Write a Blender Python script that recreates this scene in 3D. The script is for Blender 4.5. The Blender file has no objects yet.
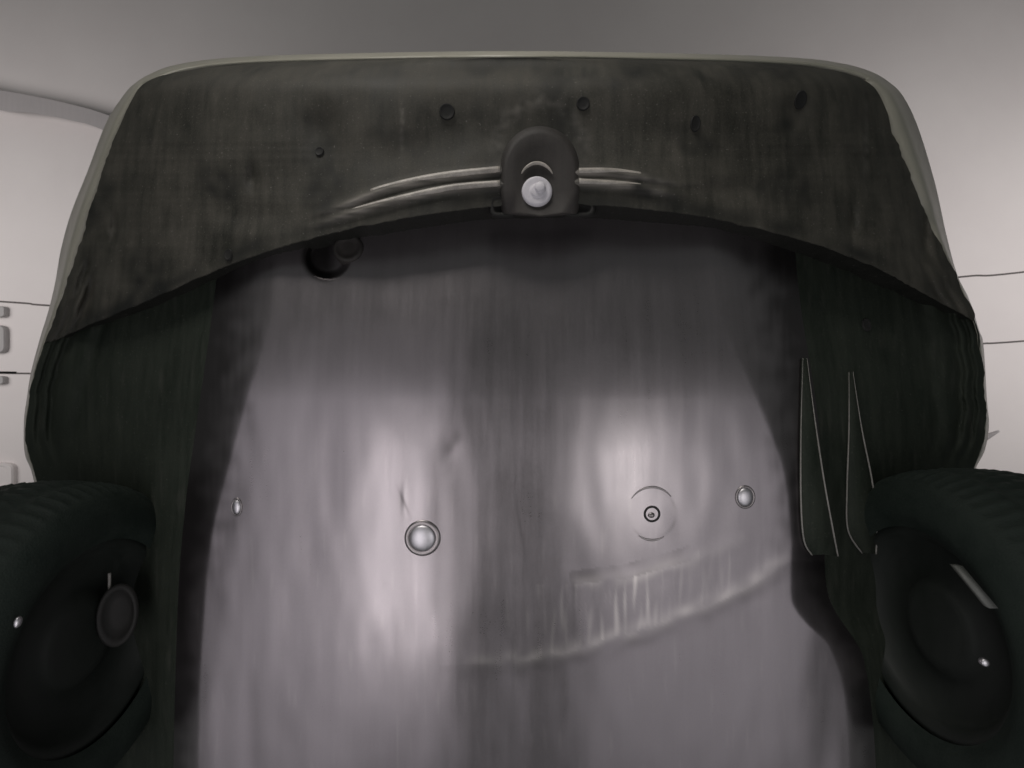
import bpy, bmesh, math, random
from mathutils import Vector, noise
random.seed(4)
S = bpy.context.scene
COL = S.collection
# ---------------------------------------------------------------- camera, world, lamps, exposure
# The camera lies under the car and looks straight up; image-up is the car's front (+Y), image-right is -X.
cam = bpy.data.objects.new("camera", bpy.data.cameras.new("camera"))
COL.objects.link(cam)
cam.rotation_euler = (0, math.pi, 0)
cam.data.sensor_width = 36; cam.data.lens = 18
cam.data.dof.use_dof = True; cam.data.dof.focus_distance = .6; cam.data.dof.aperture_fstop = 14.0
cam.data.clip_start = 0.02; cam.data.clip_end = 60
S.camera = cam
wd = bpy.data.worlds.new("World"); S.world = wd; wd.use_nodes = True
bg = wd.node_tree.nodes["Background"]
bg.inputs[0].default_value = (0.95, 1.0, 0.97, 1); bg.inputs[1].default_value = 0.075
S.view_settings.view_transform = 'Standard'; S.view_settings.look = 'None'
S.view_settings.exposure = 0; S.view_settings.gamma = 1

def spot(name, loc, target, power, cone, blend, size, color=(1, .97, .97)):
    L = bpy.data.lights.new(name, 'SPOT'); L.energy = power; L.spot_size = math.radians(cone); L.spot_blend = blend
    L.shadow_soft_size = size; L.color = color
    o = bpy.data.objects.new(name, L); COL.objects.link(o); o.location = loc
    o.rotation_euler = (Vector(target) - Vector(loc)).to_track_quat('-Z', 'Y').to_euler()
    return o
def area(name, loc, target, power, sx, sy, spread, color=(1, .97, .97)):
    L = bpy.data.lights.new(name, 'AREA'); L.shape = 'ELLIPSE'; L.size = sx; L.size_y = sy; L.energy = power
    L.spread = math.radians(spread); L.color = color
    o = bpy.data.objects.new(name, L); COL.objects.link(o); o.location = loc
    o.rotation_euler = (Vector(target) - Vector(loc)).to_track_quat('-Z', 'Y').to_euler()
    return o
# unseen light panels added to give the tray its glow, a brighter tube each
def panel(name, x0, x1, y0, y1, z, radiance, color, shape='RECTANGLE', spread=180):
    L = bpy.data.lights.new(name, 'AREA'); L.shape = shape; L.size = x1-x0; L.size_y = y1-y0
    L.energy = radiance*math.pi*(x1-x0)*(y1-y0); L.color = color; L.spread = math.radians(spread)
    o = bpy.data.objects.new(name, L); COL.objects.link(o); o.location = ((x0+x1)/2, (y0+y1)/2, z); o.rotation_euler = (math.pi, 0, 0)
    return o
panel("tray_fill_panel", 0.29, 1.22, -1.70, 0.10, -0.06, .60, (.98, .925, 1))
panel("tray_fill_panel", 0.22, 0.98, 0.10, 0.62, -0.06, .17, (.98, .925, .97))  # dim extra panel, added to soften the glow's upper fade
panel("tray_fill_panel", -1.28, -0.22, -1.70, -0.12, -0.06, .49, (.98, .935, 1))
panel("tray_fill_panel", -0.95, -0.16, -0.12, 0.30, -0.06, .12, (.98, .935, .97))
panel("floor_tube_lamp", 0.36, 0.54, -1.05, -0.22, -0.05, 4.2, (1, .94, .95))
panel("floor_tube_lamp", -0.62, -0.36, -0.62, -0.20, -0.05, 3.5, (1, .96, .94))
# an unseen fill lamp added ahead of the nose: lights the seam, ribs and boss
area("nose_fill_lamp", (0.70, 2.5, 0.1), (0.10, 0.4, 1), 4.2, 1.5, 0.9, 60, (1, .95, .9))
# unseen fill lamps, added beside the car to brighten the ceiling
area("ceiling_fill_lamp", (3.6, 0.6, 1.2), (3.4, 0.6, 3.2), 24, 1.6, 3.0, 150, (1, .96, .95))
area("ceiling_fill_lamp", (-3.6, 0.6, 1.2), (-3.4, 0.6, 3.2), 29, 1.6, 3.0, 150, (1, .96, .95))

# ---------------------------------------------------------------- helpers
def W(u, v, h):
    """a point of the car: plan position given at the undertray's level scale, h metres above the tray"""
    z = 1.0 + h
    return Vector((-(u - 512) / 512 * z, -(v - 384) / 512 * z, z))
def lerp(pts, t):
    if t <= pts[0][0]: return pts[0][1]
    for (a, b), (c, d) in zip(pts, pts[1:]):
        if t <= c: return b + (d - b) * (t - a) / (c - a)
    return pts[-1][1]
def smooth_curve(pts):
    """monotone-ish cubic through pts (x -> y)"""
    n = len(pts); m = []
    for i in range(n):
        if i == 0: m.append((pts[1][1]-pts[0][1])/(pts[1][0]-pts[0][0]))
        elif i == n-1: m.append((pts[-1][1]-pts[-2][1])/(pts[-1][0]-pts[-2][0]))
        else: m.append((pts[i+1][1]-pts[i-1][1])/(pts[i+1][0]-pts[i-1][0]))
    def f(x):
        if x <= pts[0][0]: return pts[0][1]
        if x >= pts[-1][0]: return pts[-1][1]
        for i in range(n-1):
            if x <= pts[i+1][0]:
                d = pts[i+1][0]-pts[i][0]; t = (x-pts[i][0])/d
                return ((2*t**3-3*t*t+1)*pts[i][1] + (t**3-2*t*t+t)*d*m[i]
                        + (-2*t**3+3*t*t)*pts[i+1][1] + (t**3-t*t)*d*m[i+1])
    return f
def sst(a, b, x):
    t = max(0, min(1, (x-a)/(b-a))); return t*t*(3-2*t)
def gs(x, w): return math.exp(-(x/w)**2)
def link(name, me, mat, parent=None, smooth=True):
    if mat: me.materials.append(mat)
    if smooth:
        for p in me.polygons: p.use_smooth = True
    o = bpy.data.objects.new(name, me); COL.objects.link(o)
    if parent: o.parent = parent
    return o
def grid(name, rows, mat, parent=None, attrs=None, flip=False, closed=False):
    nr, nc = len(rows), len(rows[0]); vs = [p for r in rows for p in r]; fs = []
    for i in range(nr-1):
        for j in range(nc if closed else nc-1):
            k = (j+1) % nc
            q = (i*nc+j, i*nc+k, (i+1)*nc+k, (i+1)*nc+j)
            fs.append(q[::-1] if flip else q)
    me = bpy.data.meshes.new(name); me.from_pydata([tuple(p) for p in vs], [], fs); me.update()
    for an, vals in (attrs or {}).items():
        a = me.attributes.new(an, 'FLOAT', 'POINT'); a.data.foreach_set('value', vals)
    return link(name, me, mat, parent)
def tube(name, pts, rad, mat, parent=None, n=10, flat=1.0):
    rows = []
    for i, p in enumerate(pts):
        a = pts[max(0, i-1)]; b = pts[min(len(pts)-1, i+1)]
        t = (b-a).normalized(); s = t.cross(Vector((0, 0, 1)));  s.normalize(); w = s.cross(t)
        r = rad[i] if isinstance(rad, list) else rad
        rows.append([p + s*(math.cos(2*math.pi*k/n)*r) + w*(math.sin(2*math.pi*k/n)*r*flat) for k in range(n)])
    rows = [[sum(rows[0], Vector())/n]*n] + rows + [[sum(rows[-1], Vector())/n]*n]
    return grid(name, rows, mat, parent, closed=True)
def lathe(name, c, nrm, prof, mat, parent=None, n=40, sx=1.0, sy=1.0, rot=0):
    """prof: (radius, height along nrm towards the viewer)"""
    nrm = nrm.normalized(); x = Vector((1, 0, 0)) if abs(nrm.x) < .9 else Vector((0, 1, 0)); x = (x - nrm*x.dot(nrm)).normalized(); y = nrm.cross(x)
    if rot: x, y = x*math.cos(rot)+y*math.sin(rot), y*math.cos(rot)-x*math.sin(rot)
    rows = [[c + x*(math.cos(2*math.pi*k/n)*r*sx) + y*(math.sin(2*math.pi*k/n)*r*sy) + nrm*h for k in range(n)] for r, h in prof]
    return grid(name, rows, mat, parent, closed=True)

# ---------------------------------------------------------------- materials
def nodes(name):
    m = bpy.data.materials.new(name); m.use_nodes = True; nt = m.node_tree
    return m, nt, nt.nodes["Principled BSDF"]
def N(nt, t, **kw):
    n = nt.nodes.new(t)
    for k, v in kw.items():
        if k in n.inputs: n.inputs[k].default_value = v
        else: setattr(n, k, v)
    return n
def plastic(name, c1, c2, rough=(.4, .6), streak=(60, 4, 20), speck=0.0, bump=.15, grain=900, metal=0, wear_glint=None, spec=.5, blot=5):
    m, nt, b = nodes(name); lk = nt.links.new
    tc = N(nt, "ShaderNodeTexCoord")
    mp = N(nt, "ShaderNodeMapping"); mp.inputs['Scale'].default_value = streak; lk(tc.outputs['Object'], mp.inputs[0])
    n1 = N(nt, "ShaderNodeTexNoise", Scale=1.0, Detail=5.0, Roughness=.65); lk(mp.outputs[0], n1.inputs['Vector'])
    n2 = N(nt, "ShaderNodeTexNoise", Scale=float(blot), Detail=6.0, Roughness=.6); lk(tc.outputs['Object'], n2.inputs['Vector'])
    n4 = N(nt, "ShaderNodeTexNoise", Scale=260.0, Detail=4.0, Roughness=.75); lk(tc.outputs['Object'], n4.inputs['Vector'])
    ad = N(nt, "ShaderNodeMath", operation='ADD'); lk(n1.outputs[0], ad.inputs[0]); lk(n2.outputs[0], ad.inputs[1])
    a3 = N(nt, "ShaderNodeMath", operation='MULTIPLY_ADD'); lk(n4.outputs[0], a3.inputs[0]); a3.inputs[1].default_value = .75; lk(ad.outputs[0], a3.inputs[2])
    mr = N(nt, "ShaderNodeMapRange"); lk(a3.outputs[0], mr.inputs[0]); mr.inputs[1].default_value = 1.0; mr.inputs[2].default_value = 1.75
    mx = N(nt, "ShaderNodeMix", data_type='RGBA'); lk(mr.outputs[0], mx.inputs[0])
    mx.inputs[6].default_value = (*c1, 1); mx.inputs[7].default_value = (*c2, 1)
    out = mx.outputs[2]
    ro = N(nt, "ShaderNodeMapRange"); lk(a3.outputs[0], ro.inputs[0]); ro.inputs[1].default_value = .9; ro.inputs[2].default_value = 1.65
    ro.inputs[3].default_value = rough[0]; ro.inputs[4].default_value = rough[1]
    rout = ro.outputs[0]
    if wear_glint:
        for an, col in wear_glint:
            at = N(nt, "ShaderNodeAttribute", attribute_name=an)
            m2 = N(nt, "ShaderNodeMix", data_type='RGBA'); lk(at.outputs['Fac'], m2.inputs[0]); lk(out, m2.inputs[6]); m2.inputs[7].default_value = (*col, 1)
            out = m2.outputs[2]
    if speck:
        vo = N(nt, "ShaderNodeTexNoise", Scale=260.0, Detail=1.0); lk(tc.outputs['Object'], vo.inputs['Vector'])
        sm = N(nt, "ShaderNodeMapRange"); lk(vo.outputs[0], sm.inputs[0]); sm.inputs[1].default_value = .72; sm.inputs[2].default_value = .78; sm.inputs[4].default_value = speck
        m3 = N(nt, "ShaderNodeMix", data_type='RGBA'); lk(sm.outputs[0], m3.inputs[0]); lk(out, m3.inputs[6]); m3.inputs[7].default_value = (.3, .29, .27, 1)
        out = m3.outputs[2]
    lk(out, b.inputs['Base Color']); lk(rout, b.inputs['Roughness'])
    b.inputs['Metallic'].default_value = metal
    b.inputs['Specular IOR Level'].default_value = spec
    n3 = N(nt, "ShaderNodeTexNoise", Scale=float(grain), Detail=2.0); lk(tc.outputs['Object'], n3.inputs['Vector'])
    bp = N(nt, "ShaderNodeBump", Strength=bump, Distance=.002)
    a4 = N(nt, "ShaderNodeMath", operation='MULTIPLY_ADD'); lk(n1.outputs[0], a4.inputs[0]); a4.inputs[1].default_value = .8; lk(n3.outputs[0], a4.inputs[2])
    lk(a4.outputs[0], bp.inputs['Height']); lk(bp.outputs[0], b.inputs['Normal'])
    return m
M_tray = plastic("tray metal", (.29, .268, .276), (.34, .316, .328), (.25, .36), streak=(40, 2.5, 10), bump=.03, metal=.9,
                 wear_glint=[("wear_glint", (.70, .66, .63)), ("grime_shade", (.05, .046, .046))])
M_side = plastic("tray side shade", (.011, .016, .011), (.036, .043, .033), (.55, .8), streak=(55, 5, 12), bump=.25, spec=.22, speck=.15,
                 wear_glint=[("wear_glint", (.2, .19, .17))])  # the tray's own sides, with their shade put into the colour
M_lip = plastic("front liner plastic", (.018, .019, .014), (.094, .088, .072), (.5, .75), blot=9, streak=(45, 6, 14), bump=.3, spec=.4, speck=.35,
                wear_glint=[("wear_glint", (.30, .28, .25)), ("grime_shade", (.012, .013, .011))])
M_rib = plastic("rib highlight", (.26, .24, .215), (.60, .56, .50), (.25, .4), bump=.25, spec=.7, streak=(40, 40, 40))  # paler than the liner: the ribs' glints are in the colour
M_boss = plastic("boss plastic", (.026, .024, .022), (.06, .054, .05), (.5, .7), bump=.3, spec=.4)
M_skin = plastic("body paint", (.40, .39, .32), (.47, .455, .385), (.3, .4), bump=.02, streak=(8, 8, 8))
M_fold = plastic("fold rubber", (.03, .036, .036), (.085, .09, .085), (.35, .55), bump=.15)
M_rubber = plastic("tyre rubber", (.006, .012, .009), (.018, .026, .021), (.6, .85), bump=.4, spec=.3, grain=300)
M_rim = plastic("wheel steel", (.006, .009, .007), (.014, .018, .015), (.5, .7), bump=.1)
M_metal = plastic("zinc metal", (.58, .57, .59), (.72, .71, .74), (.36, .48), metal=1, bump=.03, streak=(80, 80, 80))
M_white = plastic("white nylon", (.66, .64, .69), (.78, .76, .8), (.4, .5), bump=.05, streak=(90, 90, 90))
M_hole = plastic("grommet rubber", (.008, .008, .008), (.02, .02, .018), (.6, .8), bump=.05)  # near-black, the dark of holes put into the colour
M_ceil = plastic("ceiling paint", (.70, .65, .64), (.78, .735, .72), (.7, .8), bump=.02, streak=(1.2, 1.2, 1.2), blot=1)
M_groove = plastic("joint sealant", (.10, .09, .085), (.14, .125, .12), (.7, .8), bump=.02)
M_duct = plastic("duct paint", (.40, .375, .375), (.46, .43, .43), (.5, .6), bump=.02)
M_vent = plastic("vent plastic", (.36, .345, .34), (.42, .40, .40), (.5, .6), bump=.02)
M_fin = plastic("strap webbing", (.07, .075, .07), (.13, .135, .125), (.4, .55), bump=.15)
M_edge = plastic("worn white edge", (.16, .155, .14), (.32, .31, .29), (.4, .6), bump=.3, streak=(90, 90, 90))

# ---------------------------------------------------------------- outlines (plan curves of the car nose)
Lin = smooth_curve([(58, 440), (60, 330), (64, 235), (70, 185), (80, 150), (96, 134), (150, 110), (210, 90), (253, 77), (286, 66), (320, 53), (345, 44),
                    (372, 35), (400, 29), (420, 26), (452, 27), (470, 34), (486, 38), (520, 44), (820, 44)])
Rin = smooth_curve([(58, 585), (60, 690), (64, 785), (70, 832), (80, 864), (96, 880), (140, 896), (163, 905), (200, 920), (235, 936), (262, 949), (285, 961), (320, 975),
                    (345, 981), (400, 985), (425, 986), (450, 982), (468, 973), (490, 968), (520, 964), (820, 964)])
_L0, _R0 = Lin, Rin
def Lin(v): return _L0(v)+(2.2*noise.noise(Vector((v*.045, 3, 1)))+1.2*noise.noise(Vector((v*.16, 5, 1))))*sst(100, 150, v)
def Rin(v): return _R0(v)+(3.2*noise.noise(Vector((v*.05, 8, 1)))+1.6*noise.noise(Vector((v*.17, 11, 1))))*sst(100, 150, v)
Lout = [(134, 84), (123, 96), (106, 123), (88, 170), (71, 213), (61, 249), (55, 283), (48, 312), (40, 338), (31, 372), (26.5, 400), (24, 420), (24.5, 452), (31, 470), (35, 486)]
Rout = [(889, 82), (903, 96), (918, 127), (935, 183), (946, 233), (957, 274), (969, 299), (979, 330), (983.5, 345), (987, 400), (989, 425), (985, 450), (976, 468), (971, 490)]
seam = smooth_curve([(20, 352), (60, 338), (90, 325), (150, 300), (225, 267), (300, 242), (380, 223), (480, 208), (540, 205), (590, 205), (684, 214), (750, 227),
                     (817, 245), (857, 260), (890, 275), (930, 297), (990, 330)])
def side_h(u, v):
    """how far the body rolls up towards its flanks"""
    s = max(0, EA(v)-u, u-EB(v))
    w = 14+22*sst(520, 330, v)
    return .22*(1-math.exp(-(math.sqrt(s*s+w*w)-w)/118))
EA = smooth_curve([(60, 305), (300, 276), (400, 248), (480, 226), (540, 212), (620, 204), (700, 200), (830, 198)])
EB = smooth_curve([(60, 690), (300, 716), (400, 756), (470, 782), (540, 790), (600, 790), (620, 802), (645, 828), (700, 845), (830, 850)])
RIBS = [[(300, 220), (345, 204), (385, 189), (440, 177), (505, 170)], [(312, 226), (360, 210), (410, 197), (455, 188), (505, 184)],
        [(575, 172), (610, 172), (640, 176), (680, 184)], [(575, 182), (610, 184), (640, 187), (680, 195)]]
RIBF = [smooth_curve(r) for r in RIBS]
def rib_swell(u, v):
    s = 0
    for k, f in enumerate(RIBF):
        if k < 2 and u < 506: a = sst(285, 360, u)
        elif k > 1 and u > 574: a = sst(715, 630, u)
        else: continue
        d = v-f(u)
        if abs(d) < 16: s += a*gs(d, 4.6)
    return s
def folds(u, v):
    """pressed folds running along both flanks"""
    if not 200 < v < 480: return 0
    o = min(u-Lin(v), Rin(v)-u)
    if o > 70: return 0
    k = sst(215, 300, v)*sst(475, 420, v); w = 2.5*math.sin(v*.03)+(1.5 if u > 512 else 0)
    return k*(-.008*gs(o-7-w*.5, 2.6)+.006*gs(o-12-w, 2.5)-.008*gs(o-18-w, 3)+.008*gs(o-25-w, 4)-.006*gs(o-38+w, 6)+.006*gs(o-52+w, 5))
def h_lip(u, v):
    L, R = Lin(v), Rin(v); c = (L+R)/2; r = abs(u-c)/((R-L)/2)
    base = .008 + .19*max(0, (r-.3)/.7)**1.7 + .02*sst(.86, 1.02, r) + folds(u, v)
    base += .05*gs(v-60, 16)
    d = seam(u)-v
    base += .012*gs(d-70, 30)*sst(.15, .5, 1-r)                     # a shallow trough above the ribs
    base -= rib_swell(u, v)*.010
    n = noise.noise(Vector((u*.018, v*.018, 3)))*.004 + noise.noise(Vector((u*.05, v*.05, 9)))*.0012
    for (cu, cv, wu, wv, a) in LIP_DENTS: base += a*math.exp(-((u-cu)/wu)**2-((v-cv)/wv)**2)
    return base + n
LIP_DENTS = [(115, 225, 5, 16, .02), (252, 178, 6, 12, .014), (320, 130, 22, 26, .018), (795, 112, 13, 16, .022), (852, 218, 7, 24, .018), (840, 120, 8, 40, -.006),
             (895, 232, 20, 55, -.012), (868, 140, 4, 40, .008), (925, 235, 5, 28, .02), (90, 290, 7, 26, .02), (75, 300, 6, 30, -.01), (250, 215, 40, 14, .01), (730, 190, 40, 10, .01)]
def seg_d(u, v, pts):
    best = 1e9; s = 0
    for (a, b), (c, d) in zip(pts, pts[1:]):
        dx, dy = c-a, d-b; t = max(0, min(1, ((u-a)*dx+(v-b)*dy)/(dx*dx+dy*dy)))
        q = math.hypot(u-a-t*dx, v-b-t*dy)
        if q < best: best = q; s = (v-b-t*dy)
    return best, s
ARC1 = [(578, 584), (630, 578), (690, 561), (742, 540)]
ARC2 = [(470, 662), (515, 660), (560, 652), (640, 630), (690, 612), (742, 588), (790, 558)]
def h_tray(u, v):
    h = .035 + side_h(u, v)
    h += folds(u, v)
    h += .055*(max(0, 400-v)/170)**1.8                                  # the tray climbs towards the nose
    h += .0035*gs(u-520, 34)                                            # the soft groove along the middle
    h += noise.noise(Vector((u*.012, v*.006, 1)))*.004 + noise.noise(Vector((u*.05, v*.02, 5)))*.0007
    # clip pocket
    q = math.hypot((u-328)/23, (v-257)/22); h += .02*sst(1.0, .72, q)
    if 440 < u < 810 and v > 520:
        f = sst(440, 540, u)*sst(810, 760, u)
        d1, s1 = seg_d(u, v, ARC1); h -= .0004*gs(d1, 8)*f
        d2, s2 = seg_d(u, v, ARC2); h -= .0007*gs(d2, 9)*f
        h += .0012*sst(-2, 16, s2)*f
        if s1 > 0 and s2 < 0: h += .00012*noise.noise(Vector((u*.18, v*.03, 2)))*f
    for (cu, cv, wu, wv, a) in ((450, 448, 9, 15, .0005), (404, 500, 3, 14, .0005), (600, 440, 20, 30, -.0006)):
        h += a*math.exp(-((u-cu)/wu)**2-((v-cv)/wv)**2)
    return h

# ---------------------------------------------------------------- car
car = bpy.data.objects.new("car", None); COL.objects.link(car); car.location = (0, 0, 0)
car["label"] = "nose of a car seen from directly below, grimy black front liner and shade-dark sides around a shiny grey undertray"
car["category"] = "car"

# front liner: from the nose edge to the seam, then a lip folded up behind it
NC = 330
rows = []; wear_glint = []; grime_shade = []
ts = [0, .003, .008, .015, .025, .04, .06] + [.06+.94*(i/130) for i in range(1, 131)]
def col_uv(s, t, top, bot):
    u = 60+s*900; v = 200
    for _ in range(7):
        bt = bot(u); v = top+t*(bt-top); l, r = Lin(v), Rin(v); u = l+s*(r-l)
    return u, v
for t in ts:
    r = []
    for j in range(NC+1):
        u, v = col_uv(j/NC, t, 58, lambda x: seam(x)+1.5*noise.noise(Vector((x*.06, 1, 1)))+.8*noise.noise(Vector((x*.3, 2, 1))))
        r.append(W(u, v, h_lip(u, v)))
        w = 0
        nn = .5+.9*noise.noise(Vector((u*.14, v*.14, 4)))
        w += .28*gs(math.hypot(u-540, (v-150)*.9)-44, 7)*sst(175, 135, v)*max(0, nn)     # scuffed halo round the boss
        rs = rib_swell(u, v-1); w += rs*rs*max(0, .75+.8*noise.noise(Vector((u*.03, v*.3, 8))))  # rib crests painted pale for the light they catch
        w += .5*gs(u-402, 2)*gs(v-128, 26)*max(0, nn)
        w += .35*gs(u-866, 2.2)*gs(v-145, 45)*max(0, nn)
        g = .7*math.exp(-((u-535)/60)**2-((v-195)/30)**2)
        g += .75*sst(.05, .5, noise.noise(Vector((u*.017, v*.024, 31))))*max(0, .7+.8*noise.noise(Vector((u*.09, v*.06, 3))))
        g += .8*gs(seam(u)-v-6, 9)*max(0, .4+1.3*noise.noise(Vector((u*.03, v*.03, 6))))  # darker, broken band just above the seam
        wear_glint.append(min(1, w)); grime_shade.append(min(1, max(0, g)))
    rows.append(r)
last = rows[-1]
for dh in (.006, .014, .03, .16):
    rows.append([p + Vector((0, .004, dh)) for p in last]); wear_glint += [0]*(NC+1); grime_shade += [.9]*(NC+1)
grid("front_liner", rows, M_lip, car, {"wear_glint": wear_glint, "grime_shade": grime_shade})

# undertray middle and its two sides, painted dark for shade, butt along soft folds
def tray_patch(name, u0, u1, nu, nv, mat, full=False):
    rows = []; wear_glint = []; grime_shade = []
    for i in range(nv+1):
        r = []
        for j in range(nu+1):
            s = j/nu; v = 400; u = 300
            for _ in range(5):
                a = Lin(v) if u0 is None else u0(v); b = Rin(v) if u1 is None else u1(v)
                u = a+s*(b-a); st = seam(u)-26; v = st+(i/nv)**1.0*(830-st)
            r.append(W(u, v, h_tray(u, v)))
            w = g = 0
            n1 = noise.noise(Vector((u*.22, v*.025, 7))); n2 = noise.noise(Vector((u*.06, v*.06, 3)))
            if name == "undertray":
                if v > 530 and u > 440:
                    d1, s1 = seg_d(u, v, ARC1); d2, s2 = seg_d(u, v, ARC2)
                    w += .45*gs(d1, 7)*max(0, .5+n2)*(1 if u < 700 else .3)
                    w += .6*gs(d2+1, 8)*max(.1, .6+n2)*sst(445, 520, u)*sst(800, 760, u)
                    if s1 > 0 and s2 < 0: w += .42*max(0, n1-.05)*2.2*gs(u-620, 75)
                    if s1 > -14 and s1 < 0 and 570 < u < 690: g += .35*max(0, .4+n2)
                    if s2 > 3: g += .25*gs(s2-9, 9)*max(0, .5+n2)
                eb = min(u-EL(v), ER(v)-u); g += sst(62, 4, eb+14*n2+6*n1)*.8*sst(640, 520, v)+sst(24, 2, eb+8*n2)*.7*sst(520, 640, v)  # edges painted darker where the tray's reflection falls off
                w += .25*max(0, n1-.38)*sst(380, 560, v)
                g += .6*math.exp(-((u-452+(v-450)*.25)/7)**2-((v-448)/17)**2)*max(0, .6+n2*1.5)
                g += .55*gs(u-(398+(v-488)*.42), 1.6)*gs(v-502, 12)
                g += .3*gs(u-(520+(v-525)*.15), 1.6)*gs(v-530, 22)
                g += .5*gs(math.hypot(u-652, v-514)-24, 1.5)*max(0, noise.noise(Vector((u*.05, v*.05, 12)))+.1)
                g += .9*sst(1.25, .95, math.hypot((u-326)/22, (v-257)/22))*sst(342, 326, u)  # clip's shadow painted into the left half of the pocket
            else:
                w += .2*max(0, n1-.3)
            wear_glint.append(min(1, w)); grime_shade.append(min(1, g))
        rows.append(r)
    return grid(name, rows, mat, car, {"wear_glint": wear_glint, "grime_shade": grime_shade})
EL = smooth_curve([(190, 226), (300, 214), (400, 200), (500, 186), (600, 178), (830, 172)])
ER = smooth_curve([(190, 790), (300, 800), (420, 818), (535, 824), (600, 830), (660, 864), (830, 880)])
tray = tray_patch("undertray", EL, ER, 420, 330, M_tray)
tray_patch("tray_side", None, EL, 90, 200, M_side)
tray_patch("tray_side", ER, None, 90, 200, M_side)

# painted bumper skin: the pale rim outside the liners, running up and over the nose
top_pts = [(150, 74), (175, 65), (225, 58), (320, 54), (512, 51), (700, 54), (800, 58), (845, 64), (872, 72)]
outer = list(reversed(Lout)) + top_pts + Rout
inner = []
for (u, v) in outer:
    if v <= 76: inner.append((u+(512-u)*.02, v+7))
    else: inner.append((Lin(v)+2, v) if u < 512 else (Rin(v)-2, v))
def dens(pts, k=6):
    out = []
    n = len(pts)
    for i in range(n-1):
        p0 = Vector(pts[max(0, i-1)]); p1 = Vector(pts[i]); p2 = Vector(pts[i+1]); p3 = Vector(pts[min(n-1, i+2)])
        for q in range(k):
            t = q/k
            out.append(.5*((2*p1)+(p2-p0)*t+(2*p0-5*p1+4*p2-p3)*t*t+(3*p1-p0-3*p2+p3)*t**3))
    out.append(Vector(pts[-1])); return out
outer = dens(outer); inner = dens(inner)
rows = [[], [], [], [], [], []]
for o, i in zip(outer, inner):
    s = seam(max(20, min(990, i.x)))
    hi = h_lip(i.x, i.y) if i.y < s else max(h_lip(i.x, s), h_tray(i.x, i.y)-.05)
    hi += .004
    m = i.lerp(o, .55)
    po = W(o.x, o.y, hi+.10)
    rows[0].append(W(i.x, i.y, hi+.02)); rows[1].append(W(i.x, i.y, hi)); rows[2].append(W(m.x, m.y, hi+.03)); rows[3].append(po)
    c = Vector((0, -.3, po.z)); d = (po-c); d.normalize()
    rows[4].append(po + d*.012 + Vector((0, 0, .10))-d*.03); rows[5].append(po - d*.06 + Vector((0, 0, .5)))
grid("bumper_skin", rows, M_skin, car)

# raised ribs above the seam
for (u0, u1), f, rad in zip(((372, 500), (350, 500), (579, 640), (579, 640)), RIBF, (.0075, .0068, .0064, .006)):
    n = 40; P = []
    for k in range(n+1):
        u = u0+(u1-u0)*k/n; t = sst(0, .6, k/n) if u0 < 500 else sst(0, .7, 1-k/n)
        P.append(W(u, f(u)-.6, h_lip(u, f(u)-.6)+rad*.62+rad*.85*(1-t)))
    tube("rib", P, rad, M_rib, car, n=14)

# boss with its white plug, notched foot at both sides
def nrm(hf, u, v):
    a = W(u+2, v, hf(u+2, v))-W(u-2, v, hf(u-2, v)); b = W(u, v+2, hf(u, v+2))-W(u, v-2, hf(u, v-2))
    n = a.cross(b).normalized()
    return n if n.z < 0 else -n
def px(k): return k/512.0
HB = h_lip(540, 150)+.004
def arch(scale, z, w0=0):
    pts = []
    for k in range(41):
        a = math.pi*k/40
        pts.append((540-41*scale*math.cos(a), 172-46*scale*math.sin(a)))
    pts += [(582*1-(1-scale)*42, 190), (578-(1-scale)*38, 214-(1-scale)*5), (540, 217-(1-scale)*5), (502+(1-scale)*38, 214-(1-scale)*5), (498+(1-scale)*42, 190)]
    return [W(x, y, HB+z) for x, y in pts]
rows = [arch(1.04, .012), arch(1.0, -.004), arch(.93, -.022), arch(.82, -.027), arch(.55, -.020)]
cb = sum(rows[-1], Vector())/len(rows[-1])
rows.append([p.lerp(W(538, 188, HB-.014), .6) for p in rows[-1]]); rows.append([W(538, 188, HB-.014)]*len(rows[0]))
boss = grid("boss", rows, M_boss, car, closed=True)
pc = W(537, 191, HB-.022); dn = Vector((0, 0, -1))
lathe("plug", pc, dn, [(.0, .004), (.010, .004), (.012, .0035), (.0125, .0015), (.016, .0005), (.024, .002), (.0285, .001), (.030, -.003), (.030, -.02)], M_white, boss, n=48)
lathe("plug_stud", W(540, 187, HB-.0265), Vector((.1, .1, -1)), [(0, .005), (.008, .005), (.0105, .003), (.011, -.004)], M_white, boss, n=32)
P = [W(537+19*math.cos(a), 188-25*math.sin(a), HB-.023) for a in [math.radians(35+k*110/20) for k in range(21)]]
tube("hood_glint", P, [.0035*math.sin(math.pi*(k+.5)/21)**.5 for k in range(21)], M_rib, boss)  # pale tube standing in for the highlight on the boss's hood
for (u, w) in ((503, 13), (579, 16)):
    q = []
    for (du, dv, dz) in ((1.08, 1.1, .02), (1, 1, -.012), (.8, .75, -.016), (.6, .5, -.004), (.0, .0, -.002)):
        q.append([W(u+w*du*math.copysign(abs(math.cos(a))**.5, math.cos(a)), 206+11*dv*math.copysign(abs(math.sin(a))**.5, math.sin(a)), HB+dz) for a in [2*math.pi*k/40 for k in range(40)]])
    grid("boss_foot", q, M_hole, boss, closed=True)

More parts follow.
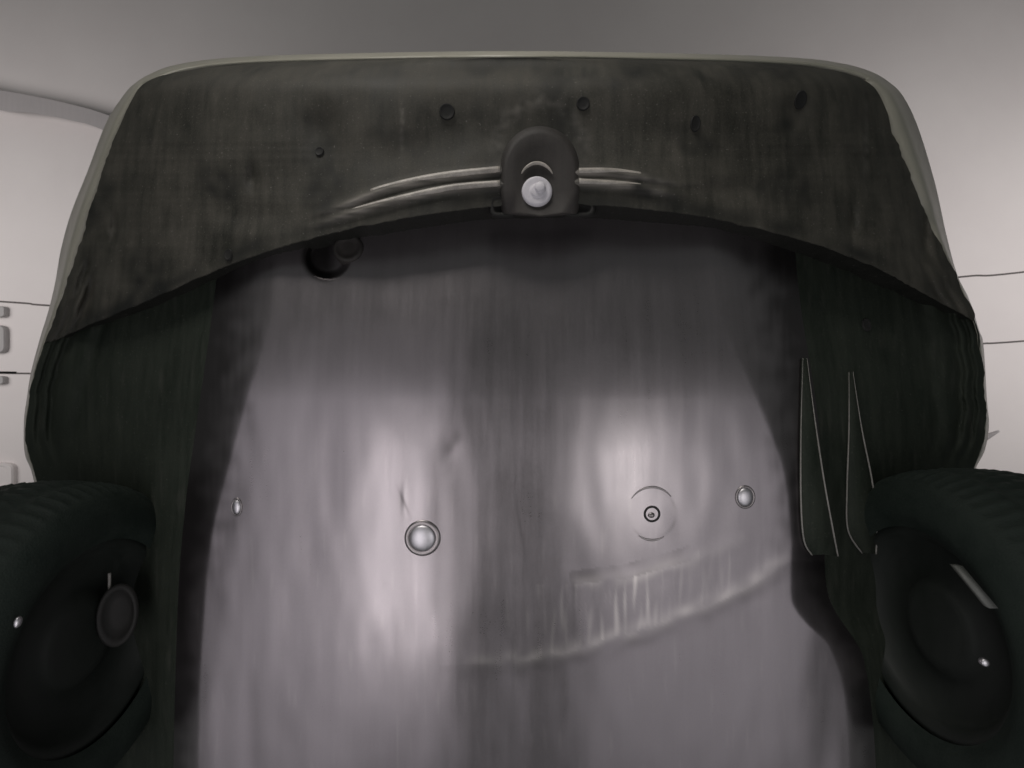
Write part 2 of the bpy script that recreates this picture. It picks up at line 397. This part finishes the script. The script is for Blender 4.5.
# small holes of the front liner, their inner dark coloured onto discs
for (u, v, r, s) in ((447, 112, .013, 1), (583, 104, .011, 1), (695, 124, .009, 1.5), (800, 100, .012, 1.3), (320, 152, .008, 1), (229, 255, .008, 1.3), (866, 325, .01, 1.3)):
    hf = h_lip if v < seam(u) else h_tray
    lathe("hole_dark", W(u, v, hf(u, v)), nrm(hf, u, v), [(r*1.2, -.002), (r*1.15, .0036), (r*1.05, .004), (r*.9, .003), (r*.5, .0026), (0, .0026)], M_hole, car, n=28, sy=s)
# round clip sitting in its pocket
cl = lathe("clip", W(348, 248, .035+.055*((400-248)/170)**1.8-.004), nrm(h_tray, 380, 270), [(.032, -.02), (.032, -.002), (.029, .003), (.024, .0035), (.021, .001), (.012, .0005), (0, .001)], M_boss, car, n=40)
# tray fasteners
def rivet(u, v, r, washer, sx=1.0, dome=.32):
    n = nrm(h_tray, u, v); c = W(u, v, h_tray(u, v))
    prof = [(r*math.cos(a), r*dome*math.sin(a)+.001) for a in [math.pi/2*(k/12) for k in range(13)]]
    prof = [(r*1.02, -.004)] + prof
    o = lathe("rivet", c, n, prof, M_metal, car, n=40, sx=sx)
    if washer:
        lathe("washer", c, n, [(washer, -.002), (washer*.98, .0014), (washer*.86, .0028), (r*1.02, .0016)], M_tray2, o, n=48, sx=sx)
    return o
M_tray2 = plastic("washer metal", (.22, .205, .205), (.32, .30, .30), (.3, .4), bump=.05, metal=.9)
rivet(422.5, 538, .0265, .037)
rivet(237, 507, .0145, .019, .62)
rivet(745, 497, .0185, .024, .85)
c = W(652, 514, h_tray(652, 514)); n_ = nrm(h_tray, 652, 514)
for a0, a1, rr in ((215, 320, 27), (60, 125, 26)):
    P = []
    for k in range(21):
        a = math.radians(a0+(a1-a0)*k/20); u = 652+rr*.92*math.cos(a); v = 514+rr*math.sin(a)
        P.append(W(u, v, h_tray(u, v)))
    tube("washer_ridge", P, [.0022*math.sin(math.pi*(k+.5)/21)**.7+.0003 for k in range(21)], M_tray2, car, flat=.5)
scr = lathe("screw", c, n_, [(.0175, -.001), (.0165, .0012), (.014, .0014), (.011, -.001), (0, -.0015)], M_hole, car, n=32)
lathe("screw_head", W(651, 515, h_tray(651, 515)), n_ + Vector((.25, .2, 0)), [(.0075, -.003), (.007, .001), (.004, .003), (0, .0032)], M_tray2, scr, n=24, sy=.8)

# two thin upright fins with worn pale edges on the tray's right-hand side
def fin(Lp, Rp):
    Ld, Rd = dens(Lp, 6), dens(Rp, 6); n = min(len(Ld), len(Rd)); rows = []
    mids = []
    for k in range(n):
        a = Ld[int(k*(len(Ld)-1)/(n-1))]; b = Rd[int(k*(len(Rd)-1)/(n-1))]
        ha = min(h_tray(a.x, a.y), h_tray(b.x, b.y))-.006
        A = W(a.x, a.y, ha); B = W(b.x, b.y, ha); Mx = (A+B)/2+Vector((0, 0, .006))
        rows.append([A+Vector((.001, 0, .016)), A, Mx, B, B+Vector((-.001, 0, .016))]); mids.append((A, B))
    f = grid("fin", rows, M_side, car)
    for q in (0, 1):
        tube("fin_edge", [m[q] for m in mids], [.0005+.0012*sst(0, .4, k/n) for k in range(n)], M_edge, f, n=6)
fin([(803, 358), (801, 430), (801, 500), (804, 540), (812, 555)], [(807, 358), (815, 420), (824, 480), (833, 530), (838, 556)])
fin([(849, 372), (849, 430), (847, 490), (848, 530), (862, 553)], [(853, 372), (862, 430), (872, 480), (877, 520), (876, 554)])

# pale strap on the right, tag and hub details
def bar(name, a, b, ha, hb, w, mat, parent):
    A, B = W(*a, ha), W(*b, hb); t = (B-A).normalized(); s = t.cross(Vector((0, 0, 1))).normalized()*w; z = Vector((0, 0, .005))
    rows = [[A-s+z, A-s-z, A+s-z, A+s+z], [B-s+z, B-s-z, B+s-z, B+s+z]]
    rows = [[sum(rows[0], Vector())/4]*4]+rows+[[sum(rows[1], Vector())/4]*4]
    return grid(name, rows, mat, parent, closed=True)

# ---------------------------------------------------------------- wheels (parts of the car)
def wheel(xc, yc, zc, R, wdt, inner_sign):
    prof = []   # (x offset, radius)
    hw = wdt/2
    half = [(0, 1), (.3, .998), (.52, .985), (.72, .955), (.87, .905), (.96, .84), (1, .76), (.98, .69), (.88, .62)]
    sh = [(-hw*a, R*b) for a, b in reversed(half)] + [(hw*a, R*b) for a, b in half[1:]]
    D = dens(sh, 3); n = 210; rows = []
    for i, p in enumerate(D):
        r = []
        for k in range(n):
            a = 2*math.pi*k/n; rr = p.y
            if p.y > R*.93:
                blk = (k + (1 if p.x > 0 else 0)) % 3
                groove = abs(abs(p.x)-hw*.33) < hw*.07
                if blk == 0 or groove: rr -= .006
                rr += .0015*noise.noise(Vector((p.x*60, k*.9, 1)))
            r.append(Vector((xc+p.x, yc+math.cos(a)*rr, zc+math.sin(a)*rr)))
        rows.append(r)
    root = bpy.data.objects.new("wheel", None); COL.objects.link(root); root.parent = car
    grid("tyre", rows, M_rubber, root, closed=True)
    s = inner_sign; ax = Vector((s, 0, 0))
    lathe("rim", Vector((xc, yc, zc)), ax, [(R*.64, hw*.8), (R*.60, hw*.82), (R*.55, hw*.7), (R*.5, hw*.55), (R*.3, hw*.5), (R*.26, hw*.6), (R*.2, hw*.62), (0, hw*.62)], M_rim, root, n=64)
    lathe("rim_face", Vector((xc, yc, zc)), -ax, [(R*.64, hw*.8), (R*.60, hw*.82), (R*.5, hw*.5), (R*.2, hw*.7), (0, hw*.7)], M_rim, root, n=64)
    return root
wl = wheel(.905, -.49, .98, .30, .27, -1)
wr = wheel(-.895, -.465, .98, .30, .27, 1)
lathe("bolt", W(18, 622, -.215), Vector((-.5, .2, -1)), [(.008, -.004), (.008, .004), (.005, .007), (0, .007)], M_metal, wl, n=20, sx=.5)
lathe("bolt", W(984, 662, -.19), Vector((.4, .2, -1)), [(.006, -.004), (.006, .004), (.004, .006), (0, .006)], M_metal, wr, n=20)
bar("strap", (956, 565), (991, 607), -.142, -.205, .007, M_fin, wr)
lathe("drain_cup", W(122, 612, h_tray(122, 612)-.10), Vector((-.25, .1, -1)), [(.05, .012), (.05, .022), (.044, .024), (.038, .016), (.03, .006), (.02, .003), (0, .003)], M_hole, car, n=40, sx=.7, sy=1.2)
tube("clip_tab", [W(109.5, 573+k*3, h_tray(110, 580)-.12) for k in range(10)], .0028, M_edge, car)

# ---------------------------------------------------------------- ceiling and what hangs on it
CZ = 3.2
def at(u, v, z): return Vector((-(u-512)/512*z, -(v-384)/512*z, z))
rows = [[Vector((-9+18*j/40, 9-18*i/40, CZ + .03)) for j in range(41)] for i in range(41)]
ce = grid("ceiling", rows, M_ceil, flip=True); ce["kind"] = "structure"
for pts in ([(-300, 284), (0, 301.5), (50, 305.5), (250, 316), (512, 316), (800, 297), (960, 277), (1024, 272), (1320, 235)],
            [(-300, 368), (0, 372), (32, 373.5), (512, 378), (900, 355), (980, 344), (1024, 341), (1320, 318)]):
    D = dens(pts, 8); a = [at(p.x, p.y-.8, CZ+.026) for p in D]; b = [at(p.x, p.y+.8, CZ+.026) for p in D]
    a2 = [p+Vector((0, 0, .004)) for p in a]; b2 = [p+Vector((0, 0, .004)) for p in b]
    g = grid("ceiling_joint", [a2, a, b, b2], M_groove, ce); g["kind"] = "structure"
# curved duct
pu = dens([(-330, 70), (-150, 72), (-60, 79), (0, 90), (33, 96), (70, 104), (113, 117), (190, 150), (260, 200)], 6)
pl = dens([(-330, 86), (-150, 87), (-60, 95), (0, 110), (33, 113), (70, 120), (103, 130), (175, 166), (240, 215)], 6)
rows = [[at(p.x, p.y, CZ+.02) for p in pu], [at(p.x, p.y, CZ-.10) for p in pu], [at(p.x, p.y, CZ-.10) for p in pl], [at(p.x, p.y, CZ+.02) for p in pl]]
d = grid("ceiling_duct", rows, M_duct, None); 
for p in d.data.polygons: p.use_smooth = False
d["label"] = "curved grey duct running across the pale ceiling behind the car's left shoulder"; d["category"] = "duct"
def plate(name, u0, u1, v0, v1, mat, label, cat, rad=.0, group=None):
    c = at((u0+u1)/2, (v0+v1)/2, CZ); w = abs(u1-u0)/1024*CZ; h = abs(v1-v0)/1024*CZ
    ring = []
    for k in range(48):
        a = 2*math.pi*(k+.5)/48; e = 2/6
        ring.append((w*math.copysign(abs(math.cos(a))**e, math.cos(a)), h*math.copysign(abs(math.sin(a))**e, math.sin(a))))
    rows = [[c+Vector((x*s, y*s, z)) for x, y in ring] for s, z in ((1, .03), (1, .005), (.96, -.005), (.8, -.005), (.76, 0), (0, 0))]
    o = grid(name, rows, mat, None, closed=True, flip=True)
    for p in o.data.polygons: p.use_smooth = False
    o["label"] = label; o["category"] = cat
    if group: o["group"] = group
    return o
plate("ceiling_vent", -24, 5, 306, 317, M_vent, "small grey ceiling plate just under the upper joint at the left edge", "vent", group="grey plates on the ceiling")
plate("ceiling_vent", -30, 5, 325, 353, M_vent, "taller grey ceiling plate between the two joints at the left edge", "vent", group="grey plates on the ceiling")
plate("ceiling_vent", -24, 4, 376, 384, M_vent, "thin grey ceiling plate just below the lower joint at the left edge", "vent", group="grey plates on the ceiling")
plate("ceiling_hatch", -40, 13, 463, 488, M_ceil, "pale rounded hatch in the ceiling above the left tyre", "hatch")
st = tube("ceiling_hook", [at(984+k*1.7, 438-k*.8, CZ-.1-.005*k) for k in range(10)], [.02-.0016*k for k in range(10)], M_duct)
st["label"] = "small grey hook sticking out past the car's right flank above the tyre"; st["category"] = "hook"
